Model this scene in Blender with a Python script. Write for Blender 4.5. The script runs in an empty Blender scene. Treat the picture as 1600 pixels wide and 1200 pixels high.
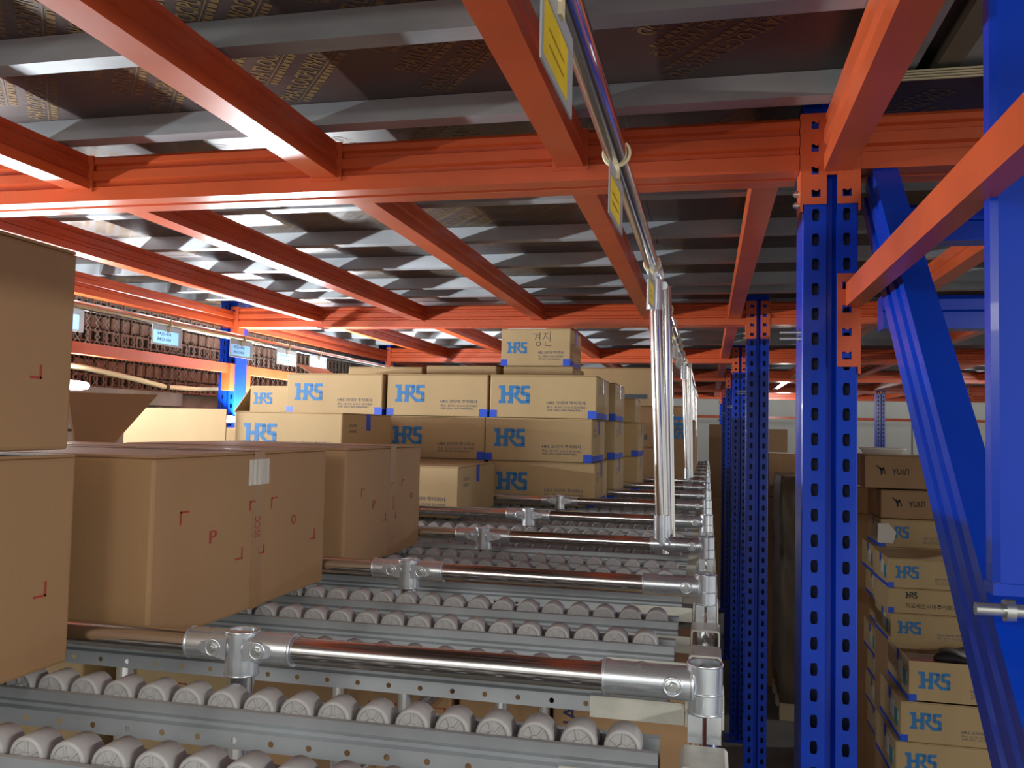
import bpy, bmesh, math, random
from mathutils import Vector, Matrix, Euler
random.seed(7)
R = math.radians
PI = math.pi
scene = bpy.context.scene
col = scene.collection

# ------------------------------------------------------------------ camera
def camera():
    yaw, pitch, roll = R(-12.75), R(2.93), R(1.25)
    F = Vector((math.sin(yaw)*math.cos(pitch), math.cos(yaw)*math.cos(pitch), math.sin(pitch)))
    r0 = Vector((math.cos(yaw), -math.sin(yaw), 0)); u0 = r0.cross(F)
    r = r0*math.cos(roll) + u0*math.sin(roll); u = r.cross(F)
    cam = bpy.data.cameras.new('camera'); o = bpy.data.objects.new('camera', cam); col.objects.link(o)
    m = Matrix(((r.x, u.x, -F.x, 0), (r.y, u.y, -F.y, 0), (r.z, u.z, -F.z, 1.95), (0, 0, 0, 1)))
    o.matrix_world = m
    cam.sensor_fit = 'HORIZONTAL'; cam.sensor_width = 36; cam.lens = 1355/1600*36
    cam.clip_start = .02; cam.clip_end = 200
    scene.camera = o
camera()

# ------------------------------------------------------------------ world, exposure, main lights
w = bpy.data.worlds.new('world'); scene.world = w; w.use_nodes = True
w.node_tree.nodes['Background'].inputs[0].default_value = (1, .97, .92, 1)
w.node_tree.nodes['Background'].inputs[1].default_value = .30
scene.view_settings.view_transform = 'Standard'; scene.view_settings.look = 'None'
scene.view_settings.gamma = 1; scene.view_settings.use_curve_mapping = False
scene.view_settings.exposure = 1.3
scene.cycles.max_bounces = 6; scene.cycles.diffuse_bounces = 3; scene.cycles.glossy_bounces = 4
scene.cycles.transmission_bounces = 4; scene.cycles.transparent_max_bounces = 6

def light(name, loc, power, radius, color=(1, 1, 1), size=None, rot=None):
    l = bpy.data.lights.new(name, 'AREA' if size else 'POINT')
    l.energy = power; l.color = color
    if size:
        l.shape = 'RECTANGLE'; l.size, l.size_y = size
    else: l.shadow_soft_size = radius
    o = bpy.data.objects.new(name, l); col.objects.link(o); o.location = loc
    if rot: o.rotation_euler = rot
    return o
# tube lamps along the left wall: (x, z, y start, y end)
TUBES = [(-2.42, 2.00, .92, 2.08), (-2.30, 2.076, 2.22, 2.855), (-2.20, 1.965, 3.58, 4.68)]
COOL = (.93, .97, 1)
for (lx, lz, ya, yb_), pw in zip(TUBES, (34, 5, 38)):
    light('tube_lamp_light', (lx+.025, (ya+yb_)/2, lz), pw, 0, COOL, (.03, yb_-ya), (0, R(-142), 0))
light('aisle_lamp_or_fill', (2.0, -1.0, 2.33), 30, 0, (1, .97, .9), (.12, 1.2), (0, R(20), 0))  # front fill added behind the camera for the right boxes and columns
light('aisle_lamp_or_fill', (2.35, 6.2, 2.36), 16, .06, (1, .98, .95))
light('rack_fill_light', (-.9, -1.1, 2.36), 7, 0, (1, .96, .88), (1.2, .12), (R(40), 0, 0))  # fill added behind the camera to brighten the rack fronts
light('far_light', (.9, 11.0, 2.3), 18, .06, (1, .98, .95))  # point light near the far end of the aisle

# ------------------------------------------------------------------ materials
def mat(name, base, rough=.5, metal=0, noise=None, bump=None, spec=.5, coat=0, rvar=0):
    m = bpy.data.materials.new(name); m.use_nodes = True
    nt = m.node_tree; b = nt.nodes['Principled BSDF']
    b.inputs['Base Color'].default_value = (*base, 1); b.inputs['Roughness'].default_value = rough
    b.inputs['Metallic'].default_value = metal
    b.inputs['Specular IOR Level'].default_value = spec
    b.inputs['Coat Weight'].default_value = coat
    if noise or bump or rvar:
        tc = nt.nodes.new('ShaderNodeTexCoord')
    if noise:
        amt, sc, stretch = noise
        mp = nt.nodes.new('ShaderNodeMapping'); mp.inputs['Scale'].default_value = stretch
        nz = nt.nodes.new('ShaderNodeTexNoise'); nz.inputs['Scale'].default_value = sc; nz.inputs['Detail'].default_value = 5
        nt.links.new(tc.outputs['Object'], mp.inputs[0]); nt.links.new(mp.outputs[0], nz.inputs['Vector'])
        rp = nt.nodes.new('ShaderNodeValToRGB')
        rp.color_ramp.elements[0].position = .3; rp.color_ramp.elements[1].position = .7
        rp.color_ramp.elements[0].color = (*[c*(1-amt) for c in base], 1)
        rp.color_ramp.elements[1].color = (*[min(1, c*(1+amt)) for c in base], 1)
        nt.links.new(nz.outputs['Fac'], rp.inputs[0]); nt.links.new(rp.outputs[0], b.inputs['Base Color'])
    if rvar:
        n3 = nt.nodes.new('ShaderNodeTexNoise'); n3.inputs['Scale'].default_value = 14; n3.inputs['Detail'].default_value = 4
        nt.links.new(tc.outputs['Object'], n3.inputs['Vector'])
        mr = nt.nodes.new('ShaderNodeMapRange'); mr.inputs['To Min'].default_value = max(.02, rough-rvar); mr.inputs['To Max'].default_value = rough+rvar
        nt.links.new(n3.outputs['Fac'], mr.inputs[0]); nt.links.new(mr.outputs[0], b.inputs['Roughness'])
    if bump:
        kind, sc, st = bump
        if kind == 'wave':
            t = nt.nodes.new('ShaderNodeTexWave'); t.wave_type = 'BANDS'; t.bands_direction = 'DIAGONAL'
            t.inputs['Scale'].default_value = sc; t.inputs['Distortion'].default_value = .6; t.inputs['Detail'].default_value = 1
            mpw = nt.nodes.new('ShaderNodeMapping'); mpw.inputs['Scale'].default_value = (1, 1, .02)
            nt.links.new(tc.outputs['Object'], mpw.inputs[0]); nt.links.new(mpw.outputs[0], t.inputs['Vector'])
        else:
            t = nt.nodes.new('ShaderNodeTexNoise'); t.inputs['Scale'].default_value = sc; t.inputs['Detail'].default_value = 4
            nt.links.new(tc.outputs['Object'], t.inputs['Vector'])
        bp = nt.nodes.new('ShaderNodeBump'); bp.inputs['Strength'].default_value = st; bp.inputs['Distance'].default_value = .002
        nt.links.new(t.outputs['Fac'], bp.inputs['Height']); nt.links.new(bp.outputs[0], b.inputs['Normal'])
    return m
ORANGE = mat('orange_paint', (.52, .085, .024), .33, noise=(.12, 6, (1, 1, 1)), bump=('noise', 30, .06), rvar=.06)
BLUE = mat('blue_paint', (.002, .038, .43), .26, spec=.32, bump=('noise', 26, .08), noise=(.1, 5, (1, 1, 1)), coat=.08)
GALV = mat('galvanised_steel', (.40, .43, .46), .40, .75, noise=(.22, 9, (1, 1, 1)), rvar=.1)
PURLIN = mat('dull_zinc_steel', (.38, .42, .45), .45, .3, noise=(.28, 7, (.4, 1, 1)), rvar=.1)
CHROME = mat('bright_steel_tube', (.70, .69, .68), .17, 1, rvar=.05)
CAST = mat('zinc_plated_joint', (.74, .80, .86), .28, .85, noise=(.12, 25, (1, 1, 1)), rvar=.08)
ZINC = mat('pale_zinc_plate', (.58, .58, .52), .5, .5, noise=(.15, 30, (1, 1, 1)))
ROLLER = mat('milky_plastic', (.50, .50, .505), .42, spec=.5, bump=('noise', 60, .05))
KRAFT = mat('brown_kraft_board', (.33, .195, .092), .68, noise=(.07, 5, (1, 1, .5)), bump=('wave', 160, .03), spec=.5)
TAN = mat('tan_kraft_board', (.45, .325, .165), .7, noise=(.06, 6, (1, 1, .4)), bump=('wave', 170, .08), spec=.4)
DARKIN = mat('carton_inside_or_shade', (.26, .15, .07), .8)
INKBLUE = mat('blue_print', (.022, .17, .42), .6)
INKGREY = mat('grey_print', (.075, .10, .13), .7)
INKRED = mat('red_print', (.36, .035, .025), .6)
INKBLACK = mat('black_print', (.03, .025, .025), .6)
INKNAVY = mat('navy_print', (.012, .018, .08), .6)
TAPEBLUE = mat('blue_tape', (.002, .07, .60), .4)
TAPEBROWN = mat('clear_brown_tape', (.30, .172, .078), .42)
WHITE = mat('white_label', (.55, .53, .46), .6, noise=(.25, 40, (1, 4, .4)))
TEAL = mat('teal_label', (.02, .25, .30), .5)
PLY = mat('film_faced_plywood', (.040, .019, .015), .43, noise=(.35, 2.2, (1, 1, 1)), bump=('noise', 10, .05), rvar=.04, spec=1.0)
PLYEDGE = mat('plywood_edge', (.55, .47, .30), .7)
PRINT = mat('plywood_print', (.17, .105, .038), .4)
BOARD = mat('grey_board', (.36, .36, .355), .7, noise=(.1, 4, (1, 1, 1)))
CREAM = mat('cream_plastic_clip', (.72, .66, .42), .45)
YELLOW = mat('yellow_card', (.42, .30, .02), .55, noise=(.2, 25, (1, 1, 1)))
PAPERBLUE = mat('pale_blue_card', (.20, .40, .66), .5)
SLEEVE = mat('clear_sleeve_edge', (.45, .48, .50), .3)
BRICK = mat('hollow_clay_brick', (.20, .105, .072), .85, noise=(.35, 8, (1, 1, 1)), bump=('noise', 40, .3))
MORTAR = mat('mortar', (.20, .17, .145), .9, noise=(.25, 12, (1, 1, 1)), bump=('noise', 30, .4))
HOLE = mat('shaded_hollow', (.012, .009, .008), .9)
PLASTER = mat('grey_plaster', (.30, .31, .30), .85, noise=(.12, 3, (1, 1, 1)))
LEDGE = mat('weathered_sill', (.26, .255, .245), .8, noise=(.18, 10, (1, 1, 1)))
WALLFAR = mat('grey_cladding', (.40, .41, .39), .7, noise=(.08, 1.5, (1, 1, .2)))
FLOOR = mat('concrete_floor', (.13, .13, .12), .75, noise=(.3, 2.5, (1, 1, 1)), bump=('noise', 12, .2))
WORN = mat('faded_ink', (.22, .15, .02), .6)
WIRE = mat('fence_wire', (.24, .22, .19), .5, .5)
WRAP = mat('plastic_wrapped_load', (.17, .14, .09), .28, noise=(.45, 4, (1, 1, .25)), bump=('noise', 9, .6))
BLACK = mat('black_plastic_or_gap', (.02, .02, .022), .5)
LID = mat('white_tub', (.78, .76, .70), .4)
STEELBOLT = mat('bolt_steel', (.62, .64, .62), .3, .9)
def translucent(m, amt):
    nt = m.node_tree; b = nt.nodes['Principled BSDF']; t = nt.nodes.new('ShaderNodeBsdfTranslucent'); mx = nt.nodes.new('ShaderNodeMixShader')
    t.inputs[0].default_value = b.inputs['Base Color'].default_value; mx.inputs[0].default_value = amt
    nt.links.new(b.outputs[0], mx.inputs[1]); nt.links.new(t.outputs[0], mx.inputs[2]); nt.links.new(mx.outputs[0], nt.nodes['Material Output'].inputs[0])
for m_ in (PAPERBLUE, SLEEVE, YELLOW, ROLLER): translucent(m_, .25 if m_ is ROLLER else .4)
GLOW = bpy.data.materials.new('lamp_glow'); GLOW.use_nodes = True
_b = GLOW.node_tree.nodes['Principled BSDF']; _b.inputs['Emission Color'].default_value = (.92, .96, 1, 1); _b.inputs['Emission Strength'].default_value = 8

# ------------------------------------------------------------------ geometry helpers
class G:
    def __init__(s): s.v = []; s.f = []; s.sm = []
    def add(s, vs, fs, smooth=False):
        n = len(s.v); s.v += [tuple(p) for p in vs]
        for f in fs: s.f.append(tuple(i+n for i in f)); s.sm.append(smooth)
        return s
    def box(s, x0, y0, z0, x1, y1, z1):
        return s.add([(x0,y0,z0),(x1,y0,z0),(x1,y1,z0),(x0,y1,z0),(x0,y0,z1),(x1,y0,z1),(x1,y1,z1),(x0,y1,z1)],
                     [(0,3,2,1),(4,5,6,7),(0,1,5,4),(1,2,6,5),(2,3,7,6),(3,0,4,7)])
    def poly(s, pts): return s.add(pts, [tuple(range(len(pts)))])
    def extrude(s, prof, axis, a, b, cap=True, closed=True, smooth=False):
        def P(p, t):
            return {'x': (t, p[0], p[1]), 'y': (p[0], t, p[1]), 'z': (p[0], p[1], t)}[axis]
        n = len(prof); vs = [P(p, a) for p in prof] + [P(p, b) for p in prof]
        m = n if closed else n-1
        fs = [(i, (i+1) % n, n+(i+1) % n, n+i) for i in range(m)]
        s.add(vs, fs, smooth)
        if cap and closed: s.add(vs, [tuple(range(n))[::-1], tuple(range(n, 2*n))])
        return s
    def tube(s, p0, p1, r, n=20, r2=None, hollow=0, cap=True):
        p0 = Vector(p0); p1 = Vector(p1); d = (p1-p0).normalized()
        a = d.orthogonal().normalized(); b = d.cross(a); r2 = r if r2 is None else r2
        ring = lambda c, q: [c + a*(q*math.cos(2*PI*i/n)) + b*(q*math.sin(2*PI*i/n)) for i in range(n)]
        vs = ring(p0, r) + ring(p1, r2)
        s.add(vs, [(i, (i+1) % n, n+(i+1) % n, n+i) for i in range(n)], True)
        if hollow:
            vi = ring(p0, hollow) + ring(p1, hollow)
            s.add(vi, [(i, n+i, n+(i+1) % n, (i+1) % n) for i in range(n)], True)
            for k, (o, q) in enumerate(((vs[:n], vi[:n]), (vs[n:], vi[n:]))):
                s.add(o+q, [(i, (i+1) % n, n+(i+1) % n, n+i) for i in range(n)])
        elif cap:
            s.add(vs, [tuple(range(n))[::-1], tuple(range(n, 2*n))])
        return s
    def path(s, pts, r, n=6):
        pts = [Vector(p) for p in pts]; rings = []
        for i, p in enumerate(pts):
            d = (pts[min(i+1, len(pts)-1)] - pts[max(i-1, 0)]).normalized()
            a = d.cross(Vector((.31, .2, .93))).normalized(); b = d.cross(a)
            rings.append([p + a*(r*math.cos(2*PI*k/n)) + b*(r*math.sin(2*PI*k/n)) for k in range(n)])
        vs = sum(rings, [])
        fs = [(i*n+k, i*n+(k+1) % n, (i+1)*n+(k+1) % n, (i+1)*n+k) for i in range(len(pts)-1) for k in range(n)]
        return s.add(vs, fs, True)
    def ring(s, c, axis, R1, r, n=20, m=8, arc=2*PI, a0=0):
        c = Vector(c); ax = Vector(axis).normalized(); u = ax.orthogonal().normalized(); v = ax.cross(u)
        rings = []; N = n if arc >= 2*PI-1e-6 else n+1
        for i in range(N):
            t = a0 + arc*i/n; d = u*math.cos(t) + v*math.sin(t)
            rings.append([c + d*(R1 + r*math.cos(2*PI*k/m)) + ax*(r*1.6*math.sin(2*PI*k/m)) for k in range(m)])
        vs = sum(rings, [])
        fs = [(i*m+k, i*m+(k+1) % m, ((i+1) % N)*m+(k+1) % m, ((i+1) % N)*m+k) for i in range(n) for k in range(m)]
        return s.add(vs, fs, True)
    def mesh(s, name, m, recalc=True):
        me = bpy.data.meshes.new(name); me.from_pydata(s.v, [], s.f)
        me.polygons.foreach_set('use_smooth', s.sm)
        if recalc:
            bm = bmesh.new(); bm.from_mesh(me); bmesh.ops.recalc_face_normals(bm, faces=bm.faces); bm.to_mesh(me); bm.free()
        me.materials.append(m); me.update()
        return me
    def build(s, name, m, parent=None, recalc=True): return link(name, s.mesh(name, m, recalc), parent)

def link(name, me, parent=None, loc=(0, 0, 0), rot=(0, 0, 0), scale=None):
    o = bpy.data.objects.new(name, me); col.objects.link(o); o.location = loc; o.rotation_euler = rot
    if scale: o.scale = scale
    if parent: o.parent = parent
    return o
def tag(o, label=None, cat=None, group=None, kind=None):
    for k, v in (('label', label), ('category', cat), ('group', group), ('kind', kind)):
        if v: o[k] = v
    return o
def thing(name, label, cat, loc=(0, 0, 0), rotz=0, group=None):
    o = bpy.data.objects.new(name, None); o.empty_display_size = .05; col.objects.link(o)
    o.location = loc; o.rotation_euler = (0, 0, rotz)
    return tag(o, label, cat, group)
def copy_tree(o, parent=None):
    c = o.copy(); col.objects.link(c); c.parent = parent
    for ch in list(o.children): copy_tree(ch, c)
    return c
def bevel_box(name, m, w, d, h, b=.004, seg=2):
    bm = bmesh.new(); bmesh.ops.create_cube(bm, size=1)
    for v in bm.verts: v.co = Vector((v.co.x*w, v.co.y*d, (v.co.z+.5)*h))
    bmesh.ops.bevel(bm, geom=bm.edges[:], offset=b, segments=seg, affect='EDGES', profile=.5)
    me = bpy.data.meshes.new(name); bm.to_mesh(me); bm.free(); me.materials.append(m)
    return me
_txt = {}
def text_mesh(body, m, bold=.008):
    k = (body, m.name)
    if k in _txt: return _txt[k]
    cu = bpy.data.curves.new('lettering', 'FONT'); cu.body = body; cu.size = 1; cu.resolution_u = 2; cu.offset = bold
    o = bpy.data.objects.new('lettering', cu); col.objects.link(o)
    dg = bpy.context.evaluated_depsgraph_get(); dg.update()
    me = bpy.data.meshes.new_from_object(o.evaluated_get(dg)); me.materials.clear(); me.materials.append(m)
    bpy.data.objects.remove(o)
    xs = [v.co.x for v in me.vertices] or [0, 1]; ys = [v.co.y for v in me.vertices] or [0, 1]
    x0, x1, y0, y1 = min(xs), max(xs), min(ys), max(ys)
    for v in me.vertices: v.co.x = (v.co.x-x0)/(x1-x0); v.co.y = (v.co.y-y0)/(y1-y0)
    _txt[k] = me
    return me
def flat(pts_list, m, name='print'):
    g = G()
    for pts in pts_list: g.poly([(p[0], p[1], 0) for p in pts])
    return g.mesh(name, m, recalc=False)
def ribbon(paths, wd):
    out = []
    for p in paths:
        for a, b in zip(p, p[1:]):
            a = Vector(a); b = Vector(b); d = (b-a).normalized(); n = Vector((-d.y, d.x))*wd/2; e = d*wd/2
            out.append([tuple(a-e-n), tuple(b+e-n), tuple(b+e+n), tuple(a-e+n)])
    return out
# block-letter logo, unit height 1, width 1.66
LOGO_POLYS = [[(.0,1),(.33,1),(.33,.0),(.0,0),(.0,.17),(.11,.17),(.11,.82),(.0,.82)],[(.33,.62),(.56,.62),(.56,.43),(.33,.43)],[(.33,.17),(.38,.17),(.38,0),(.33,0)],
    [(.55,1),(.76,1),(.76,0),(.49,0),(.49,.17),(.55,.17)],
    [(.76,1),(1.06,1),(1.06,.83),(.76,.83)], [(.92,.90),(1.12,.90),(1.12,.58),(.92,.58)], [(1.06,1),(1.12,.92),(1.12,.83),(1.0,.83)],
    [(.80,.60),(1.10,.60),(1.04,.46),(.96,.42),(1.22,.18),(1.66,.18),(1.66,0),(1.16,0),(.80,.38)],
    [(1.26,1),(1.66,1),(1.66,.82),(1.18,.82),(1.18,.94)], [(1.18,.86),(1.37,.86),(1.37,.60),(1.18,.56)],
    [(1.18,.62),(1.58,.62),(1.66,.54),(1.66,.43),(1.28,.43),(1.18,.52)], [(1.47,.48),(1.66,.48),(1.66,.10),(1.47,.10)]]
_logo = {}
def logo_mesh(m):
    if m.name not in _logo: _logo[m.name] = flat(LOGO_POLYS, m, 'logo')
    return _logo[m.name]
FRONT = (PI/2, 0, 0)          # lettering on a face looking to -Y
RIGHT = (PI/2, 0, PI/2)       # lettering on a face looking to +X
LEFT = (PI/2, 0, -PI/2)       # lettering on a face looking to -X

# ------------------------------------------------------------------ layout constants
YS = [1.55, 3.74, 5.79, 7.84, 9.89, 11.94]
XL, XC, XR = -2.245, .201, 2.647
ZB, ZT = 2.405, 2.50          # cross beams
PLZ = 2.5445
ordn = ['first', 'second', 'third', 'fourth', 'fifth', 'sixth', 'seventh', 'eighth', 'ninth', 'tenth', 'eleventh', 'twelfth', 'thirteenth', 'fourteenth', 'fifteenth', 'sixteenth', 'seventeenth', 'eighteenth']
NEAR = ['nearest to the camera', 'second from the camera', 'third from the camera', 'fourth from the camera', 'fifth from the camera', 'farthest from the camera']

# ------------------------------------------------------------------ room shell
g = G().box(-3, -3.5, -.05, 6, 14.3, 0)
tag(g.build('floor', FLOOR), kind='structure')
slab = G()
for i in range(-2, 8):
    for j in range(-1, 5): slab.box(-.9+j*.8+.004, i*1.2+.004, .0, -.1+j*.8-.004, i*1.2+1.196, .004)
g = G().box(-3, 14.1, 0, 6, 14.3, 3.2)
wf = tag(g.build('wall_far', WALLFAR), kind='structure')
for i in range(11):
    x = -2.6+i*.8
    G().box(x+.012, 14.06, .02, x+.788, 14.1, 3.1).build('cladding_panel', WALLFAR, wf)
# left wall : plastered base, boards under the sill, hollow bricks above
wl = tag(G().box(-2.8, -3.5, 0, -2.64, 14.1, 3.0).build('wall_left', MORTAR), kind='structure')
G().box(-2.64, -3.5, 0, -2.56, 14.1, 1.55).build('plaster_base', PLASTER, wl)
for i in range(4):
    z = 1.55+i*.118
    G().box(-2.64, 1.2, z+.004, -2.575+.004*(i % 2), 3.72, z+.112).build('board', LEDGE, wl)
bh = G()
bw, bz, bd = .094, .056, .07
bh.box(0, -bw/2, 0, bd-.012, bw/2, bz)
for yy in (-.022, .022):
    pass
# front face of a hollow brick : frame round two openings
bx1 = bd
def frame(gg, y0, y1, z0, z1, x0, x1):
    gg.box(x0, y0, z0, x1, y1, z1)
for (y0, y1, z0, z1) in ((-bw/2, bw/2, 0, .009), (-bw/2, bw/2, bz-.009, bz), (-bw/2, -bw/2+.01, .009, bz-.009), (bw/2-.01, bw/2, .009, bz-.009), (-.006, .006, .009, bz-.009)):
    frame(bh, y0, y1, z0, z1, bd-.012, bd)
me_hole = bh.mesh('brick', BRICK)
me_dark = G().box(bd-.0119, -bw/2+.01, .009, bd-.0105, bw/2-.01, bz-.009).mesh('hollow_shade_sheet', HOLE)  # dark sheet in the recess, shade of the deep openings as colour
me_plain = bevel_box('brick', BRICK, .05, .05, .056, .004, 1)
for c in range(7):
    z = 2.088+c*.064
    k = 0; y = 2.05+random.random()*.05
    hol = c % 3 != 1
    while y < 5.7:
        st = .103 if hol else .068
        b = link('brick', me_hole if hol else me_plain, wl, (-2.64+random.uniform(-.004, .006) + (0 if hol else .03), y+st/2, z), (0, 0, random.uniform(-.02, .02)), None if hol else (1, 1.15, 1))
        if hol: link('hollow_shade_sheet', me_dark, b)
        y += st
tag(G().box(-2.64, 1.2, 2.02, -2.44, 3.68, 2.082).build('trim_1', LEDGE), kind='structure')
# bay 0 opening ceiling (higher boards running along Y)
ceil = thing('ceiling', None, None); ceil['kind'] = 'structure'
def ply(x0, x1, y0, y1, z=PLZ, edge=False):
    p = G().box(x0+.0015, y0+.0015, z, x1-.0015, y1-.0015, z+.018).build('plywood_panel', PLY, ceil)
    if edge:
        for i in range(4):
            G().box(x0+.0015, y0-.0012, z+.0005+i*.0047, x1-.0015, y0+.0012, z+.0035+i*.0047).build('ply_layer', PLYEDGE, p)
    return p
rows = [(.06, 1.53), (1.53, 2.75), (2.75, 3.97), (3.97, 5.19), (5.19, 6.41), (6.41, 7.63), (7.63, 8.85), (8.85, 10.07), (10.07, 11.29), (11.29, 13)]
panels = []
for ri, (y0, y1) in enumerate(rows):
    xs = [-2.6, -.27, .24] if ri == 0 else ([-2.6, -.16, 2.28, 4.7] if ri % 2 else [-2.6, -1.38, 1.06, 3.5])
    for a, b in zip(xs, xs[1:]):
        panels.append((ply(a, b, y0, y1, edge=(ri == 1 and a > -.5)), a, b, y0, y1, ri))
ply(-2.6, .24, -1.2, .06)
OLIVE = mat('bare_timber_board', (.20, .18, .125), .75, noise=(.2, 6, (1, .3, 1)))
for x0, x1, z, m_ in ((.245, .303, 2.566, BOARD), (.306, .336, 2.570, PURLIN), (.334, .370, 2.593, BLACK), (.368, .406, 2.572, OLIVE), (.410, .72, 2.578, BOARD), (.724, 1.04, 2.582, BOARD), (1.044, 1.36, 2.578, OLIVE), (1.364, 1.68, 2.582, BOARD), (1.684, 2.0, 2.578, BOARD)):  # the black strip stands in the gap between boards, its shade as colour
    G().box(x0, -1.0, z, x1, 2.2, z+.02).build('ceiling_board_or_gap', m_, ceil)
# printed lettering on the film of the panels
def ply_text():
    big = text_mesh('PHATLOCPLYWOOD', PRINT, .02); bv = [v.co.copy() for v in big.vertices]; bf = [tuple(p.vertices) for p in big.polygons]
    def panel_print(p, x0, x1, y0, y1, flip, yl):
        g = G(); d = Vector((.64, -.768)); up = Vector((-.768, -.64))
        if flip: d = -d; up = -up
        L, row = .335, .069
        cx, cy = (x0+x1)/2, (y0+y1)/2
        for i in range(-32, 33):
            for j in range(-7, 8):
                o = Vector((cx, cy)) + up*(i*row) + d*(j*L + (i*.052) % L)
                ok = True
                for q in (o, o+d*.272, o+up*.054, o+d*.272+up*.054):
                    if not (x0+.01 < q.x < x1-.01 and y0+.01 < q.y < min(y1, yl)-.01): ok = False
                if not ok: continue
                z = PLZ-.0006
                g.add([(o.x+d.x*v.x*.272+up.x*(.021+v.y*.032), o.y+d.y*v.x*.272+up.y*(.021+v.y*.032), z) for v in bv], bf)
                for a, b, t0, t1 in ((0, .272, .016, .0182),):
                    g.add([(o.x+d.x*s+up.x*t, o.y+d.y*s+up.y*t, z) for s, t in ((a, t0), (b, t0), (b, t1), (a, t1))], [(0, 1, 2, 3)])
                s = 0.01
                while s < .25:
                    wd = .006+random.random()*.010
                    g.add([(o.x+d.x*q+up.x*t, o.y+d.y*q+up.y*t, z) for q, t in ((s, 0), (s+wd, 0), (s+wd, .012), (s, .012))], [(0, 1, 2, 3)])
                    s += wd+.0035
        if g.v: g.build('printed_lettering', PRINT, p, recalc=False)
    for p, x0, x1, y0, y1, ri in panels:
        if ri <= 2 and x1 < 3: panel_print(p, x0, x1, y0, y1, (ri == 0 and x0 > -.5) or (ri == 1 and x0 > -.5), 9)
ply_text()

# ------------------------------------------------------------------ steel columns with hole rows
HP = .0427
def hole_tile(g, cx, cz, W0, W1, P, hole, put):
    hv = [(cx+x, cz+z) for x, z in hole]
    kz = hole[2][1]; z3 = hole[3][1]
    ov = [(W0, cz-P), (W1, cz-P), (W1, cz+kz), (W1, cz+z3), (W1, cz+P), (W0, cz+P), (W0, cz+z3), (W0, cz+kz)]
    g.add([put(*p) for p in hv+ov], [(i, (i+1) % 8, 8+(i+1) % 8, 8+i) for i in range(8)])
BARREL = [(-.0043, -.0105), (.0043, -.0105), (.0058, -.004), (.0058, .004), (.0043, .0105), (-.0043, .0105), (-.0058, .004), (-.0058, -.004)]
SQUARE = [(-.0075, -.0075), (.0075, -.0075), (.0075, -.002), (.0075, .003), (.0075, .0055), (-.0075, .0055), (-.0075, .003), (-.0075, -.002)]
def column_mesh(H=2.53, depth=.1):
    g = G(); n = int(H/HP)
    for W0, W1, c in ((-.043, -.006, -.0235), (.011, .043, .027)):
        for i in range(n): hole_tile(g, c, (i+.5)*HP, W0, W1, HP/2, BARREL, lambda x, z: (x, 0, z))
    H = n*HP
    # groove between the flanges, sides, back lips; holes look onto an added dark sheet
    for prof in ([(-.006, 0), (-.002, .016), (.005, .016), (.011, 0)], [(-.043, 0), (-.045, .003), (-.045, depth), (-.025, depth)], [(.043, 0), (.045, .003), (.045, depth), (.025, depth)]):
        g.extrude(prof, 'z', 0, H, closed=False)
    return g.mesh('upright', BLUE, recalc=False)
UPR = column_mesh()
SHADE_SHEET = G().box(-.041, .03, .02, .041, .034, 2.5).mesh('inner_shade_sheet', mat('shadowed_steel', (.01, .02, .10), .5))  # added sheet, shade inside the column put into its dark colour
FOOT = G().box(-.075, -.03, 0, .075, .13, .006).mesh('foot_plate', BLUE)
TOPP = G().box(-.045, 0, 2.515, .045, .1, 2.53).mesh('head_plate', BLUE)
def column(x, y, label, group=None):
    t = thing('steel_column', label, 'column', (x, y, 0), 0, group)
    link('upright', UPR, t); link('inner_shade_sheet', SHADE_SHEET, t); link('foot_plate', FOOT, t); link('head_plate', TOPP, t)
    return t
for k, y in enumerate(YS):
    cc = column(XC, y, f'blue perforated steel column beside the chrome rack, {NEAR[k]}')
    BB = G().tube((0, 0, 0), (.034, 0, 0), .0032, 10).tube((-.004, 0, 0), (.004, 0, 0), .0065, 6).mesh('bolt', STEELBOLT)
    for z, dx in ((2.128, .0), (2.117, .006)): link('bolt', BB, cc, (-.045-.0*dx, .03, z), (0, 0, PI))
for k, y in enumerate(YS[1:5]):
    column(XL, y, f'blue perforated steel column against the left brick wall, {NEAR[k]}')
column(XR-.28, 7.84, 'blue perforated column lit bright in the far right bay, beside the near post')
column(1.80, 9.89, 'blue perforated column lit bright, standing in front of grey cladding')
column(1.53, 10.6, 'dark blue perforated column in shade in front of grey cladding')
column(XR, 3.74, 'blue perforated column at the right end of the second cross beam')

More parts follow.
